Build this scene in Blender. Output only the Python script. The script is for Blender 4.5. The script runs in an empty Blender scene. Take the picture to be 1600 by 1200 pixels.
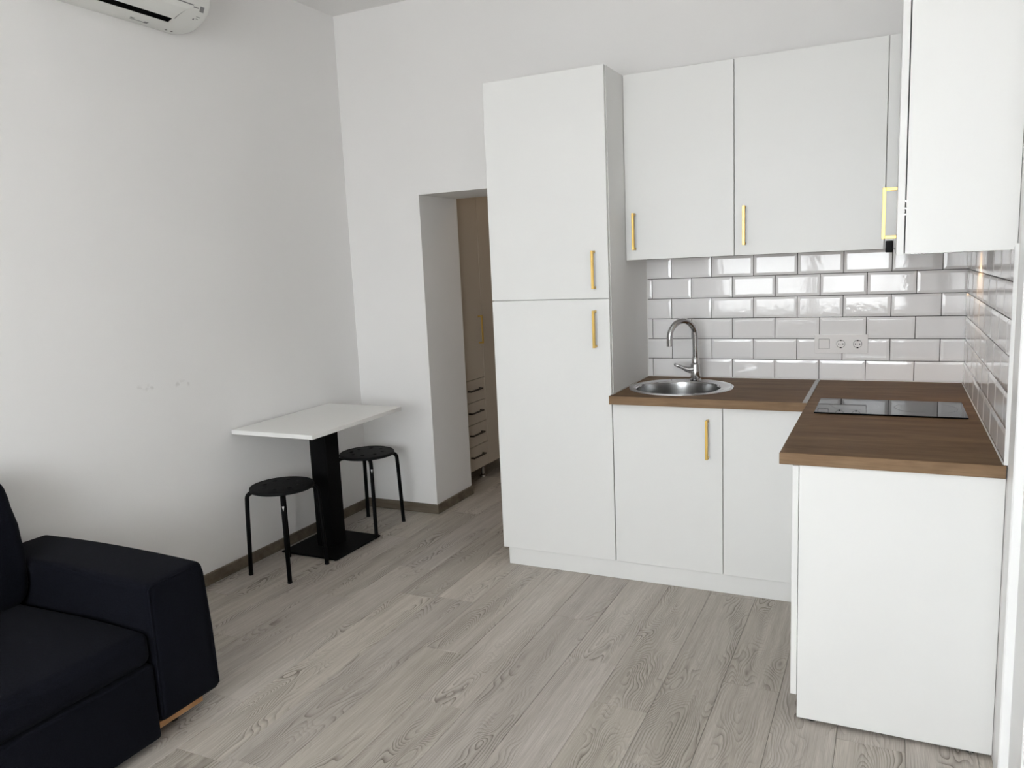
import bpy, bmesh, math, random
from mathutils import Vector, Matrix

# ------------------------------------------------------------------ scene, camera, world, light
scn = bpy.context.scene
col = scn.collection
scn.view_settings.view_transform = 'Standard'
scn.view_settings.look = 'None'
scn.view_settings.gamma = 1.0
scn.view_settings.use_curve_mapping = False
scn.view_settings.exposure = 0.0
scn.cycles.use_denoising = True
scn.cycles.diffuse_bounces = 6
scn.cycles.glossy_bounces = 4
scn.cycles.max_bounces = 9
scn.cycles.caustics_reflective = False
scn.cycles.caustics_refractive = False
scn.cycles.use_light_tree = False
scn.cycles.use_adaptive_sampling = True
scn.cycles.adaptive_threshold = 0.04
scn.cycles.sample_clamp_indirect = 8.0

FOCAL = 1223.5                      # pixels, for a 1600 px wide frame
yaw, pitch, roll = 0.4548, -0.1508, -0.0446
fwd = Vector((-math.sin(yaw) * math.cos(pitch), math.cos(yaw) * math.cos(pitch), math.sin(pitch)))
rgt = Vector((math.cos(yaw), math.sin(yaw), 0))
upv = rgt.cross(fwd)
r2 = math.cos(roll) * rgt + math.sin(roll) * upv
u2 = -math.sin(roll) * rgt + math.cos(roll) * upv
cam_data = bpy.data.cameras.new('camera')
cam_data.sensor_fit = 'HORIZONTAL'
cam_data.sensor_width = 36.0
cam_data.lens = FOCAL / 1600 * 36
cam_data.clip_start = 0.02
cam = bpy.data.objects.new('camera', cam_data)
col.objects.link(cam)
M4 = Matrix.Identity(4)
for i in range(3):
    M4[i][0] = r2[i]; M4[i][1] = u2[i]; M4[i][2] = -fwd[i]
M4.translation = Vector((-0.2994, -3.9762, 1.4968))
cam.matrix_world = M4
scn.camera = cam

world = bpy.data.worlds.new('overcast_sky')
scn.world = world
world.use_nodes = True
_t = world.node_tree
_bg = _t.nodes['Background']; _bg.inputs[1].default_value = 18.2
_tc = _t.nodes.new('ShaderNodeTexCoord'); _sx = _t.nodes.new('ShaderNodeSeparateXYZ')
_mr = _t.nodes.new('ShaderNodeMapRange'); _mr.inputs[1].default_value = -0.06; _mr.inputs[2].default_value = 0.06
_mx = _t.nodes.new('ShaderNodeMix'); _mx.data_type = 'RGBA'
_mx.inputs[6].default_value = (0.73, 0.735, 0.74, 1)        # pale street and facades below the horizon
_mx.inputs[7].default_value = (0.935, 0.968, 1.0, 1)       # bright overcast sky
_t.links.new(_tc.outputs['Generated'], _sx.inputs[0]); _t.links.new(_sx.outputs[2], _mr.inputs[0])
_t.links.new(_mr.outputs[0], _mx.inputs[0]); _t.links.new(_mx.outputs[2], _bg.inputs[0])

# the window behind the camera: daylight comes in here
WX0, WX1, WZ0, WZ1, WY = -2.30, -0.06, 0.74, 2.50, -5.8
pl = bpy.data.lights.new('window_portal', 'AREA')
pl.shape = 'RECTANGLE'; pl.size = WX1 - WX0; pl.size_y = WZ1 - WZ0
pl.cycles.is_portal = True
po = bpy.data.objects.new('window_portal', pl)
col.objects.link(po)
po.location = ((WX0 + WX1) / 2, WY - 0.21, (WZ0 + WZ1) / 2)
po.rotation_euler = (math.radians(90), 0, 0)      # -Z of the lamp looks into the room (+Y)

hl = bpy.data.lights.new('hall_lamp_light', 'AREA')
hl.shape = 'DISK'; hl.size = 0.3; hl.energy = 3.6; hl.color = (1.0, 0.78, 0.55)
ho = bpy.data.objects.new('hall_lamp_light', hl)
col.objects.link(ho)
ho.location = (-2.1, 1.5, 2.80)

# ------------------------------------------------------------------ dimensions (metres)
XL = -3.31            # left wall
H = 2.989             # ceiling
XO0, XO1, ZO = -2.792, -2.05, 1.923   # doorway in the back wall
JD = 0.44             # thickness of the back wall
XT0, XT1 = -2.036, -1.4425            # tall cabinet
ZT = 2.334
YD = -0.601           # front face of base and tall doors
YU = -0.347           # front face of wall-cabinet doors
ZU = 1.494
ZC = 0.8894           # worktop top
YE = -1.504           # free end of the worktop arm
XA = -0.600           # inner edge of the arm

# ------------------------------------------------------------------ material helpers
class NT:
    def __init__(self, name):
        self.m = bpy.data.materials.new(name); self.m.use_nodes = True
        self.t = self.m.node_tree; self.n = self.t.nodes; self.l = self.t.links
        self.b = self.n['Principled BSDF']
    def node(self, kind, **kw):
        x = self.n.new(kind)
        for k, v in kw.items(): setattr(x, k, v)
        return x
    def put(self, sock, v):
        if hasattr(v, 'is_linked') or isinstance(v, bpy.types.NodeSocket): self.l.new(v, sock)
        else: sock.default_value = v
    def math(self, op, a, b=0.0, c=0.0, clamp=False):
        x = self.node('ShaderNodeMath', operation=op, use_clamp=clamp)
        self.put(x.inputs[0], a); self.put(x.inputs[1], b); self.put(x.inputs[2], c)
        return x.outputs[0]
    def comb(self, x, y, z):
        c = self.node('ShaderNodeCombineXYZ')
        self.put(c.inputs[0], x); self.put(c.inputs[1], y); self.put(c.inputs[2], z)
        return c.outputs[0]
    def sep(self, v):
        s = self.node('ShaderNodeSeparateXYZ'); self.l.new(v, s.inputs[0]); return s.outputs
    def coord(self, which='Object'):
        return self.node('ShaderNodeTexCoord').outputs[which]
    def noise(self, vec, scale=5.0, detail=2.0, rough=0.5, dist=0.0):
        x = self.node('ShaderNodeTexNoise')
        self.l.new(vec, x.inputs['Vector'])
        x.inputs['Scale'].default_value = scale; x.inputs['Detail'].default_value = detail
        x.inputs['Roughness'].default_value = rough; x.inputs['Distortion'].default_value = dist
        return x.outputs[0]
    def mapr(self, v, a, b, c, d):
        x = self.node('ShaderNodeMapRange'); x.clamp = True
        self.l.new(v, x.inputs[0])
        for i, q in enumerate((a, b, c, d)): x.inputs[i + 1].default_value = q
        return x.outputs[0]
    def mix(self, f, a, b, blend='MIX'):
        x = self.node('ShaderNodeMix', data_type='RGBA', blend_type=blend)
        self.put(x.inputs[0], f)
        for s, v in ((x.inputs[6], a), (x.inputs[7], b)):
            if isinstance(v, tuple): s.default_value = (*v[:3], 1)
            else: self.l.new(v, s)
        return x.outputs[2]
    def bump(self, h, strength=0.1, dist=0.01):
        x = self.node('ShaderNodeBump')
        x.inputs['Strength'].default_value = strength; x.inputs['Distance'].default_value = dist
        self.l.new(h, x.inputs['Height']); self.l.new(x.outputs[0], self.b.inputs['Normal'])
    def base(self, v):
        if isinstance(v, tuple): self.b.inputs['Base Color'].default_value = (*v[:3], 1)
        else: self.l.new(v, self.b.inputs['Base Color'])
    def pr(self, rough=0.5, metal=0.0, spec=0.5):
        self.put(self.b.inputs['Roughness'], rough); self.b.inputs['Metallic'].default_value = metal
        self.b.inputs['Specular IOR Level'].default_value = spec

def plain(name, c, rough=0.5, metal=0.0, spec=0.5, bump=None, vary=0.03):
    m = NT(name); m.pr(rough, metal, spec)
    v = m.coord()
    n = m.noise(v, 3.0, 3.0)
    f = m.mapr(n, 0.3, 0.7, 0.0, 1.0)
    m.base(m.mix(f, tuple(x * (1 - vary) for x in c), tuple(min(1, x * (1 + vary)) for x in c)))
    if bump:
        m.bump(m.noise(v, bump[0], 3.0), bump[1], bump[2])
    return m.m

def mat_wall(name, c, scuffs=False):
    m = NT(name); m.pr(0.72, 0, 0.3)
    v = m.coord()
    f = m.mapr(m.noise(v, 1.6, 3.0), 0.3, 0.7, 0, 1)
    cc = m.mix(f, tuple(x * 0.985 for x in c), c)
    if scuffs:                        # a dotted row of faint grey rub marks on the paint
        s = m.sep(v)
        yy = m.math('ADD', s[1], 1.493)
        line = m.math('SUBTRACT', s[2], m.math('MULTIPLY_ADD', yy, -0.05, 1.018))
        near = m.math('SUBTRACT', 1.0, m.math('DIVIDE', m.math('ABSOLUTE', line), 0.022), clamp=True)
        inr = m.math('SUBTRACT', 1.0, m.math('DIVIDE', m.math('ABSOLUTE', yy), 0.2), clamp=True)
        inr = m.math('MULTIPLY', inr, 6.0, clamp=True)
        nn = m.mapr(m.noise(v, 26.0, 2.0), 0.56, 0.66, 0, 1)
        k = m.math('MULTIPLY', m.math('MULTIPLY', near, inr), m.math('MULTIPLY', nn, 0.3))
        cc = m.mix(k, cc, (0.42, 0.40, 0.38))
    m.base(cc)
    m.bump(m.noise(v, 160.0, 3.0), 0.05, 0.002)
    return m.m

def mat_plank():
    m = NT('grey_oak_laminate')
    v = m.coord(); s = m.sep(v)
    R = m.node('ShaderNodeObjectInfo').outputs['Random']
    R1 = m.math('MULTIPLY', R, 91.7)
    R2 = m.math('FRACT', m.math('MULTIPLY', R, 37.31))
    R3 = m.math('FRACT', m.math('MULTIPLY', R, 113.9))
    # plain-sawn log: rings around a pith that wanders below the board
    x0 = m.math('MULTIPLY_ADD', R2, 0.14, -0.07)
    wob = m.noise(m.comb(m.math('MULTIPLY', s[0], 5.0), m.math('MULTIPLY', s[1], 1.6), R1), 1.0, 2.0, 0.5)
    h = m.math('MULTIPLY_ADD', wob, 0.50, -0.19)
    fine = m.noise(m.comb(m.math('MULTIPLY', s[0], 18.0), m.math('MULTIPLY', s[1], 5.5), R1), 1.0, 2.0, 0.6)
    h = m.math('MULTIPLY_ADD', fine, 0.016, h)
    dx = m.math('MULTIPLY', m.math('SUBTRACT', s[0], x0), 0.9)
    rr = m.math('SQRT', m.math('ADD', m.math('MULTIPLY', dx, dx), m.math('MULTIPLY', h, h)))
    ring = m.math('FRACT', m.math('MULTIPLY', rr, 105.0))
    ring = m.math('POWER', ring, 3.2)                       # slow rise, sharp fall: late wood
    patch = m.noise(m.comb(m.math('MULTIPLY', s[0], 10.0), m.math('MULTIPLY', s[1], 1.8), m.math('ADD', R1, 7.0)), 1.0, 2.0)
    patch = m.mapr(patch, 0.45, 0.64, 0.05, 1.0)
    line = m.math('MULTIPLY', ring, patch)
    fib = m.noise(m.comb(m.math('MULTIPLY', s[0], 420.0), m.math('MULTIPLY', s[1], 9.0), R1), 1.0, 3.0, 0.6)
    fib = m.mapr(fib, 0.35, 0.68, 0, 1)
    streak = m.noise(m.comb(m.math('MULTIPLY', s[0], 38.0), m.math('MULTIPLY', s[1], 1.1), m.math('ADD', R1, 3.0)), 1.0, 3.0, 0.55)
    streak = m.mapr(streak, 0.3, 0.7, 0, 1)
    c = m.mix(streak, (0.415, 0.374, 0.328), (0.540, 0.497, 0.446))
    c = m.mix(m.math('MULTIPLY', fib, 0.45), c, (0.215, 0.186, 0.155))
    c = m.mix(m.math('MULTIPLY', line, 0.92), c, (0.098, 0.080, 0.062))
    tone = m.math('MULTIPLY_ADD', R3, 0.24, 0.88)
    tc = m.comb(tone, m.math('MULTIPLY', tone, 0.998), m.math('MULTIPLY_ADD', R2, 0.04, m.math('SUBTRACT', tone, 0.02)))
    c = m.mix(1.0, c, tc, 'MULTIPLY')
    m.base(c)
    m.pr(m.math('MULTIPLY_ADD', line, 0.12, 0.44), 0, 0.35)
    m.bump(m.math('SUBTRACT', m.math('MULTIPLY', fib, -0.35), line), 0.10, 0.0015)
    return m.m

def mat_oak(name, dark, light, rough, spec=0.4):
    m = NT(name)
    v = m.coord(); s = m.sep(v)
    a = m.noise(m.comb(m.math('MULTIPLY', s[0], 2.2), m.math('MULTIPLY', s[1], 20.0), m.math('MULTIPLY', s[2], 20.0)), 1.0, 4.0, 0.6, 0.3)
    b = m.noise(m.comb(m.math('MULTIPLY', s[0], 14.0), m.math('MULTIPLY', s[1], 260.0), m.math('MULTIPLY', s[2], 260.0)), 1.0, 3.0, 0.6)
    k = m.noise(m.comb(m.math('MULTIPLY', s[0], 5.0), m.math('MULTIPLY', s[1], 9.0), m.math('MULTIPLY', s[2], 9.0)), 1.0, 2.0)
    f = m.mapr(a, 0.3, 0.7, 0, 1)
    c = m.mix(f, dark, light)
    c = m.mix(m.math('MULTIPLY', m.mapr(b, 0.4, 0.7, 0, 1), 0.35), c, tuple(x * 0.62 for x in dark))
    c = m.mix(m.math('MULTIPLY', m.mapr(k, 0.60, 0.74, 0, 1), 0.45), c, tuple(x * 0.55 for x in dark))
    m.base(c); m.pr(rough, 0, spec)
    m.bump(b, 0.06, 0.001)
    return m.m

def mat_fabric():
    m = NT('navy_woven_fabric'); m.pr(0.95, 0, 0.08)
    v = m.coord(); s = m.sep(v)
    w1 = m.noise(m.comb(m.math('MULTIPLY', s[0], 260.0), m.math('MULTIPLY', s[1], 900.0), m.math('MULTIPLY', s[2], 500.0)), 1.0, 2.0, 0.7)
    w2 = m.noise(m.comb(m.math('MULTIPLY', s[0], 120.0), m.math('MULTIPLY', s[1], 160.0), m.math('MULTIPLY', s[2], 400.0)), 1.0, 2.0, 0.7)
    f = m.mapr(m.math('MULTIPLY', m.math('ADD', w1, w2), 0.5), 0.36, 0.64, 0, 1)
    m.base(m.mix(f, (0.0013, 0.0016, 0.0034), (0.0062, 0.0070, 0.0115)))
    m.bump(w1, 0.35, 0.002)
    m.b.inputs['Sheen Weight'].default_value = 0.012
    m.b.inputs['Sheen Roughness'].default_value = 0.5
    return m.m

def mat_tile():
    m = NT('white_glazed_ceramic'); m.pr(0.045, 0, 0.6)
    v = m.coord(); R = m.node('ShaderNodeObjectInfo').outputs['Random']
    vv = m.node('ShaderNodeVectorMath', operation='ADD')
    m.l.new(v, vv.inputs[0]); m.l.new(m.comb(m.math('MULTIPLY', R, 31.0), R, R), vv.inputs[1])
    t = m.math('MULTIPLY_ADD', R, 0.02, 0.81)
    m.base(m.comb(t, m.math('MULTIPLY', t, 0.985), m.math('MULTIPLY', t, 0.985)))
    m.bump(m.noise(vv.outputs[0], 34.0, 2.0), 0.05, 0.004)
    return m.m

def mat_metal(name, c, rough, aniso=None):
    m = NT(name); m.pr(rough, 1.0, 0.5)
    v = m.coord()
    if aniso:
        s = m.sep(v)
        n = m.noise(m.comb(m.math('MULTIPLY', s[0], aniso[0]), m.math('MULTIPLY', s[1], aniso[1]), m.math('MULTIPLY', s[2], aniso[2])), 1.0, 2.0)
    else:
        n = m.noise(v, 20.0, 2.0)
    m.base(m.mix(m.mapr(n, 0.3, 0.7, 0, 1), tuple(x * 0.92 for x in c), c))
    return m.m

def mat_emit(name, c, strength):
    m = NT(name); m.base((0.9, 0.9, 0.9))
    m.b.inputs['Emission Color'].default_value = (*c, 1)
    m.b.inputs['Emission Strength'].default_value = strength
    return m.m

def mat_pane():
    m = NT('clear_window_glass')
    tr = m.node('ShaderNodeBsdfTransparent'); gl = m.node('ShaderNodeBsdfGlossy')
    tr.inputs[0].default_value = (0.97, 0.98, 0.98, 1); gl.inputs['Roughness'].default_value = 0.02
    mx = m.node('ShaderNodeMixShader'); mx.inputs[0].default_value = 0.05
    m.l.new(tr.outputs[0], mx.inputs[1]); m.l.new(gl.outputs[0], mx.inputs[2])
    m.l.new(mx.outputs[0], m.n['Material Output'].inputs[0])
    return m.m

def mat_sheer():
    m = NT('white_sheer_cloth')
    tr = m.node('ShaderNodeBsdfTransparent'); tl = m.node('ShaderNodeBsdfTranslucent')
    tl.inputs[0].default_value = (0.9, 0.88, 0.87, 1)
    mx = m.node('ShaderNodeMixShader')
    f = m.mapr(m.noise(m.coord(), 60.0, 2.0), 0.3, 0.7, 0.30, 0.48)
    m.l.new(f, mx.inputs[0])
    m.l.new(tr.outputs[0], mx.inputs[1]); m.l.new(tl.outputs[0], mx.inputs[2])
    m.l.new(mx.outputs[0], m.n['Material Output'].inputs[0])
    return m.m

MT = dict(
    wall=mat_wall('white_wall_paint', (0.83, 0.82, 0.81)),
    wall_l=mat_wall('white_wall_paint_scuffed', (0.83, 0.82, 0.81), True),
    ceil=mat_wall('white_ceiling_paint', (0.83, 0.82, 0.81)),
    under=plain('dark_underlay', (0.05, 0.045, 0.04), 0.9),
    plank=mat_plank(),
    skirt=mat_oak('grey_oak_skirting', (0.115, 0.092, 0.066), (0.195, 0.162, 0.124), 0.6, 0.18),
    white=plain('white_matt_laminate', (0.785, 0.785, 0.772), 0.38, 0, 0.4, vary=0.006),
    whiteedge=plain('white_carcass_board', (0.78, 0.775, 0.76), 0.45, 0, 0.4, vary=0.006),
    gloss=plain('white_gloss_paint', (0.83, 0.83, 0.825), 0.3, 0, 0.5, vary=0.01),
    oak=mat_oak('brown_oak_laminate', (0.125, 0.073, 0.039), (0.212, 0.134, 0.076), 0.55, 0.08),
    oakedge=mat_oak('brown_oak_edging', (0.185, 0.114, 0.064), (0.275, 0.182, 0.110), 0.6, 0.12),
    gold=mat_metal('brushed_brass', (0.66, 0.44, 0.13), 0.34, (60, 60, 6)),
    chrome=mat_metal('polished_chrome', (0.60, 0.60, 0.61), 0.06),
    steel=mat_metal('brushed_steel', (0.42, 0.42, 0.42), 0.22, (20, 20, 400)),
    alu=mat_metal('aluminium_strip', (0.42, 0.42, 0.42), 0.42, (300, 8, 8)),
    black=plain('black_powder_coat', (0.0022, 0.0022, 0.0025), 0.6, 0, 0.12),
    blackplastic=plain('black_plastic', (0.0045, 0.0045, 0.005), 0.65, 0, 0.18, (240, 0.1, 0.001)),
    glassblack=plain('black_ceramic_glass', (0.003, 0.003, 0.0035), 0.03, 0, 0.07, vary=0.0),
    tile=mat_tile(),
    grout=plain('dark_grey_grout', (0.035, 0.031, 0.030), 0.9),
    silicone=plain('white_silicone', (0.75, 0.74, 0.72), 0.4),
    fabric=mat_fabric(),
    footwood=mat_oak('orange_wood_foot', (0.30, 0.15, 0.06), (0.42, 0.23, 0.10), 0.5),
    socket=plain('white_gloss_plastic', (0.82, 0.80, 0.79), 0.10, 0, 0.5, vary=0.01),
    hole=plain('dark_recess', (0.003, 0.003, 0.003), 0.9, 0, 0.05),
    acwhite=plain('white_ac_plastic', (0.74, 0.74, 0.71), 0.35, 0, 0.4, vary=0.01),
    acgrey=plain('grey_print_and_gap_shade', (0.22, 0.22, 0.22), 0.6),  # printed marks and seams, also shade painted round the flap and in sockets
    tabletop=plain('white_table_laminate', (0.80, 0.795, 0.775), 0.35, 0, 0.4, vary=0.006),
    wardrobe=plain('beige_wardrobe_board', (0.47, 0.415, 0.345), 0.45, 0, 0.3, vary=0.01),
    bronze=mat_metal('dark_bronze', (0.06, 0.05, 0.045), 0.4),
    sticker=plain('white_sticker', (0.75, 0.75, 0.75), 0.5),
    warm=mat_emit('warm_lamp', (1.0, 0.62, 0.32), 40.0),
    pane=mat_pane(),
    sheer=mat_sheer(),
)

# ------------------------------------------------------------------ mesh helpers
def box(bm, x0, x1, y0, y1, z0, z1):
    vs = [bm.verts.new(p) for p in ((x0, y0, z0), (x1, y0, z0), (x1, y1, z0), (x0, y1, z0),
                                    (x0, y0, z1), (x1, y0, z1), (x1, y1, z1), (x0, y1, z1))]
    for f in ((0, 3, 2, 1), (4, 5, 6, 7), (0, 1, 5, 4), (1, 2, 6, 5), (2, 3, 7, 6), (3, 0, 4, 7)):
        bm.faces.new([vs[i] for i in f])
    return vs

def B(*boxes, bev=0.0, seg=1):
    bm = bmesh.new()
    for b in boxes:
        box(bm, *b)
    if bev:
        bmesh.ops.bevel(bm, geom=bm.edges[:], offset=bev, segments=seg, affect='EDGES', profile=0.5)
    return bm

def obj(name, bm, mat, parent=None, smooth=False, local=False):
    me = bpy.data.meshes.new(name)
    bmesh.ops.recalc_face_normals(bm, faces=bm.faces[:])
    if parent is not None and not local:
        root = parent
        off = Vector((0, 0, 0))
        while root is not None:
            off += root.location; root = root.parent
        bmesh.ops.translate(bm, verts=bm.verts[:], vec=-off)
    bm.to_mesh(me); bm.free()
    if mat is not None: me.materials.append(MT[mat])
    if smooth:
        me.polygons.foreach_set('use_smooth', [True] * len(me.polygons))
        try: me.set_sharp_from_angle(angle=math.radians(38))
        except Exception: pass
    o = bpy.data.objects.new(name, me)
    col.objects.link(o)
    if parent is not None: o.parent = parent
    return o

def tag(o, label, cat, group=None):
    o['label'] = label; o['category'] = cat
    if group: o['group'] = group
    return o

def thing(name, label, cat, loc=(0, 0, 0), group=None):
    o = bpy.data.objects.new(name, None)
    o.empty_display_size = 0.1
    col.objects.link(o); o.location = loc
    return tag(o, label, cat, group)

def struct(name, bm, mat, label=None, smooth=False):
    o = obj(name, bm, mat, smooth=smooth); o['kind'] = 'structure'
    if label: o['label'] = label
    return o

def tube(bm, pts, r, n=12, cap=True, flat=None):
    pts = [Vector(p) for p in pts]
    rings = []
    nrm = None
    for i, p in enumerate(pts):
        a = pts[max(i - 1, 0)]; b = pts[min(i + 1, len(pts) - 1)]
        t = (b - a).normalized()
        if nrm is None:
            nrm = t.orthogonal().normalized() if flat is None else (flat - t * flat.dot(t)).normalized()
        else:
            nrm = (nrm - t * nrm.dot(t)).normalized()
        bi = t.cross(nrm)
        rr = r[i] if isinstance(r, (list, tuple)) else r
        ra, rb = rr if isinstance(rr, tuple) else (rr, rr)
        rings.append([bm.verts.new(p + nrm * (math.cos(2 * math.pi * k / n) * ra) + bi * (math.sin(2 * math.pi * k / n) * rb)) for k in range(n)])
    for i in range(len(rings) - 1):
        for k in range(n):
            bm.faces.new((rings[i][k], rings[i][(k + 1) % n], rings[i + 1][(k + 1) % n], rings[i + 1][k]))
    if cap:
        bm.faces.new(list(reversed(rings[0]))); bm.faces.new(rings[-1])

def lathe(bm, prof, n=48, centre=(0, 0), close=False):
    """prof: (r, z) or (r, z, cx, cy)"""
    rings = []
    for p in prof:
        cx, cy = (p[2], p[3]) if len(p) > 2 else centre
        if p[0] < 1e-6:
            rings.append([bm.verts.new((cx, cy, p[1]))])
        else:
            rings.append([bm.verts.new((cx + p[0] * math.cos(2 * math.pi * k / n), cy + p[0] * math.sin(2 * math.pi * k / n), p[1])) for k in range(n)])
    prs = list(zip(rings, rings[1:])) + ([(rings[-1], rings[0])] if close else [])
    for a, b in prs:
        for k in range(n):
            k2 = (k + 1) % n
            if len(a) == 1 and len(b) == 1: continue
            if len(a) == 1: bm.faces.new((a[0], b[k2], b[k]))
            elif len(b) == 1: bm.faces.new((a[k], a[k2], b[0]))
            else: bm.faces.new((a[k], a[k2], b[k2], b[k]))

def soft_box(lo, hi, r, seg=5, inner=6, shape=None):
    """box with rounded edges and corners on a grid fine enough to bulge"""
    bm = bmesh.new()
    axes = []
    for a in range(3):
        c = [lo[a] + r * i / seg for i in range(seg)]
        c += [lo[a] + r + (hi[a] - lo[a] - 2 * r) * i / inner for i in range(inner + 1)]
        c += [hi[a] - r + r * (i + 1) / seg for i in range(seg)]
        axes.append(c)
    def put(p):
        q = Vector((min(max(p[i], lo[i] + r), hi[i] - r) for i in range(3)))
        d = Vector(p) - q
        if d.length > 1e-9: p = q + d.normalized() * r
        # faces inside stay on the surface
        p = Vector(p)
        return p
    for a in range(3):
        b, c = (a + 1) % 3, (a + 2) % 3
        for side in (lo[a], hi[a]):
            grid = []
            for u in axes[b]:
                row = []
                for w in axes[c]:
                    p = [0, 0, 0]; p[a] = side; p[b] = u; p[c] = w
                    row.append(bm.verts.new(put(p)))
                grid.append(row)
            for i in range(len(grid) - 1):
                for j in range(len(grid[0]) - 1):
                    bm.faces.new((grid[i][j], grid[i + 1][j], grid[i + 1][j + 1], grid[i][j + 1]))
    bmesh.ops.remove_doubles(bm, verts=bm.verts[:], dist=1e-5)
    if shape:
        for v in bm.verts: v.co = Vector(shape(*v.co))
    return bm

def arc(c, r, a0, a1, n, ax, ay):
    c = Vector(c); ax = Vector(ax); ay = Vector(ay)
    return [c + ax * (r * math.cos(a0 + (a1 - a0) * i / n)) + ay * (r * math.sin(a0 + (a1 - a0) * i / n)) for i in range(n + 1)]

# ------------------------------------------------------------------ the room
YB, YH = -5.8, 2.3      # wall behind the camera, end of the hall
floor = struct('floor', B((XL - 0.3, 0.2, YB - 0.25, YH + 0.2, -0.12, -0.012)), 'under')
struct('ceiling', B((XL - 0.3, 0.2, YB - 0.25, YH + 0.2, H, H + 0.12)), 'ceil')
wall_left = struct('wall_left', B((XL - 0.2, XL, YB, 0.0, -0.012, H)), 'wall_l')
wall_back = struct('wall_back', B((XL - 0.2, XO0, 0.0, JD, -0.012, H), (XO1, 0.2, 0.0, JD, -0.012, H), (XO0, XO1, 0.0, JD, ZO, H)), 'wall')
wall_right = struct('wall_right', B((0.0, 0.2, YB, 0.0, -0.012, H)), 'wall')
struct('wall_front', B((XL - 0.2, WX0, YB - 0.2, YB, -0.012, H), (WX1, 0.2, YB - 0.2, YB, -0.012, H),
                       (WX0, WX1, YB - 0.2, YB, -0.012, WZ0), (WX0, WX1, YB - 0.2, YB, WZ1, H)), 'wall')
struct('wall_hall_left', B((-3.62, -3.47, JD, YH, -0.012, H)), 'wall')
struct('wall_hall_right', B((-1.2, -1.05, JD, YH, -0.012, H)), 'wall')
struct('wall_hall_end', B((-3.62, -1.05, YH, YH + 0.15, -0.012, H)), 'wall')

# laminate planks, every board its own piece, laid along the room
PW, PLN, X_SEAM = 0.1925, 1.285, -0.614
joints = {0: -1.342, 1: -1.90, 2: -1.628, 3: -1.367, 4: -1.057, 5: -1.835, 6: -1.50, 7: -1.064, 8: -2.375, 9: -2.085,
          10: -1.22, 11: -1.72, 12: -0.74, 13: -1.4, 14: -0.9, -1: -2.0, -2: -1.55, -3: -1.25, -4: -0.8}
plank_cache = {}
def plank_mesh(w, l):
    key = (round(w, 4), round(l, 4))
    if key not in plank_cache:
        bm = bmesh.new(); g = 0.0004; c = 0.0012
        a, b = w / 2 - g, l / 2 - g
        lo = [bm.verts.new((x, y, -0.010)) for x, y in ((-a, -b), (a, -b), (a, b), (-a, b))]
        md = [bm.verts.new((x, y, -c)) for x, y in ((-a, -b), (a, -b), (a, b), (-a, b))]
        hi = [bm.verts.new((x, y, 0)) for x, y in ((-a + c, -b + c), (a - c, -b + c), (a - c, b - c), (-a + c, b - c))]
        for r0, r1 in ((lo, md), (md, hi)):
            for k in range(4): bm.faces.new((r0[k], r0[(k + 1) % 4], r1[(k + 1) % 4], r1[k]))
        bm.faces.new(hi); bm.faces.new(lo[::-1])
        bmesh.ops.recalc_face_normals(bm, faces=bm.faces[:])
        me = bpy.data.meshes.new('plank'); bm.to_mesh(me); bm.free(); me.materials.append(MT['plank'])
        plank_cache[key] = me
    return plank_cache[key]
for k in range(-4, 15):
    xa, xb = X_SEAM - PW * (k + 1), X_SEAM - PW * k
    if xa > 0.0 or xb < XL: continue
    xb = min(xb, 0.0); xa = max(xa, XL - 0.02)
    j = joints[k]
    ys = [j + PLN * q for q in range(-5, 5)]
    for y0, y1 in zip(ys, ys[1:]):
        top = YH if XO0 - 0.7 < xb else 0.0
        y0c, y1c = max(y0, YB), min(y1, top)
        if y1c - y0c < 0.03: continue
        o = bpy.data.objects.new('plank', plank_mesh(xb - xa, y1c - y0c))
        col.objects.link(o); o.parent = floor
        o.location = ((xa + xb) / 2, (y0c + y1c) / 2, 0.0)

# skirting boards
SH, ST = 0.058, 0.014
def skirt(name, bx):
    o = struct(name, B(bx, bev=0.002), 'skirt'); return o
skirt('baseboard_left', (XL, XL + ST, YB, -0.001, 0, SH))
skirt('baseboard_back', (XL + ST, XO0 + ST, -ST, -0.0005, 0, SH))
skirt('baseboard_doorway', (XO0, XO0 + ST, -0.0004, JD, 0, SH))

# window behind the camera, with sheer curtains
win = struct('window_1', B((WX0, WX1, YB - 0.16, YB - 0.09, WZ0, WZ0 + 0.07), (WX0, WX1, YB - 0.16, YB - 0.09, WZ1 - 0.07, WZ1),
             (WX0, WX0 + 0.07, YB - 0.16, YB - 0.09, WZ0 + 0.07, WZ1 - 0.07), (WX1 - 0.07, WX1, YB - 0.16, YB - 0.09, WZ0 + 0.07, WZ1 - 0.07),
             ((WX0 + WX1) / 2 - 0.05, (WX0 + WX1) / 2 + 0.05, YB - 0.16, YB - 0.09, WZ0 + 0.07, WZ1 - 0.07)), 'gloss')
mxw = (WX0 + WX1) / 2
for xa, xb in ((WX0 + 0.07, mxw - 0.05), (mxw + 0.05, WX1 - 0.07)):
    obj('window_pane', B((xa, xb, YB - 0.128, YB - 0.122, WZ0 + 0.07, WZ1 - 0.07)), 'pane', win)
obj('window_sill', B((WX0 - 0.04, WX1 + 0.04, YB - 0.09, YB + 0.06, WZ0 - 0.03, WZ0), bev=0.004), 'gloss', win)
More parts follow.
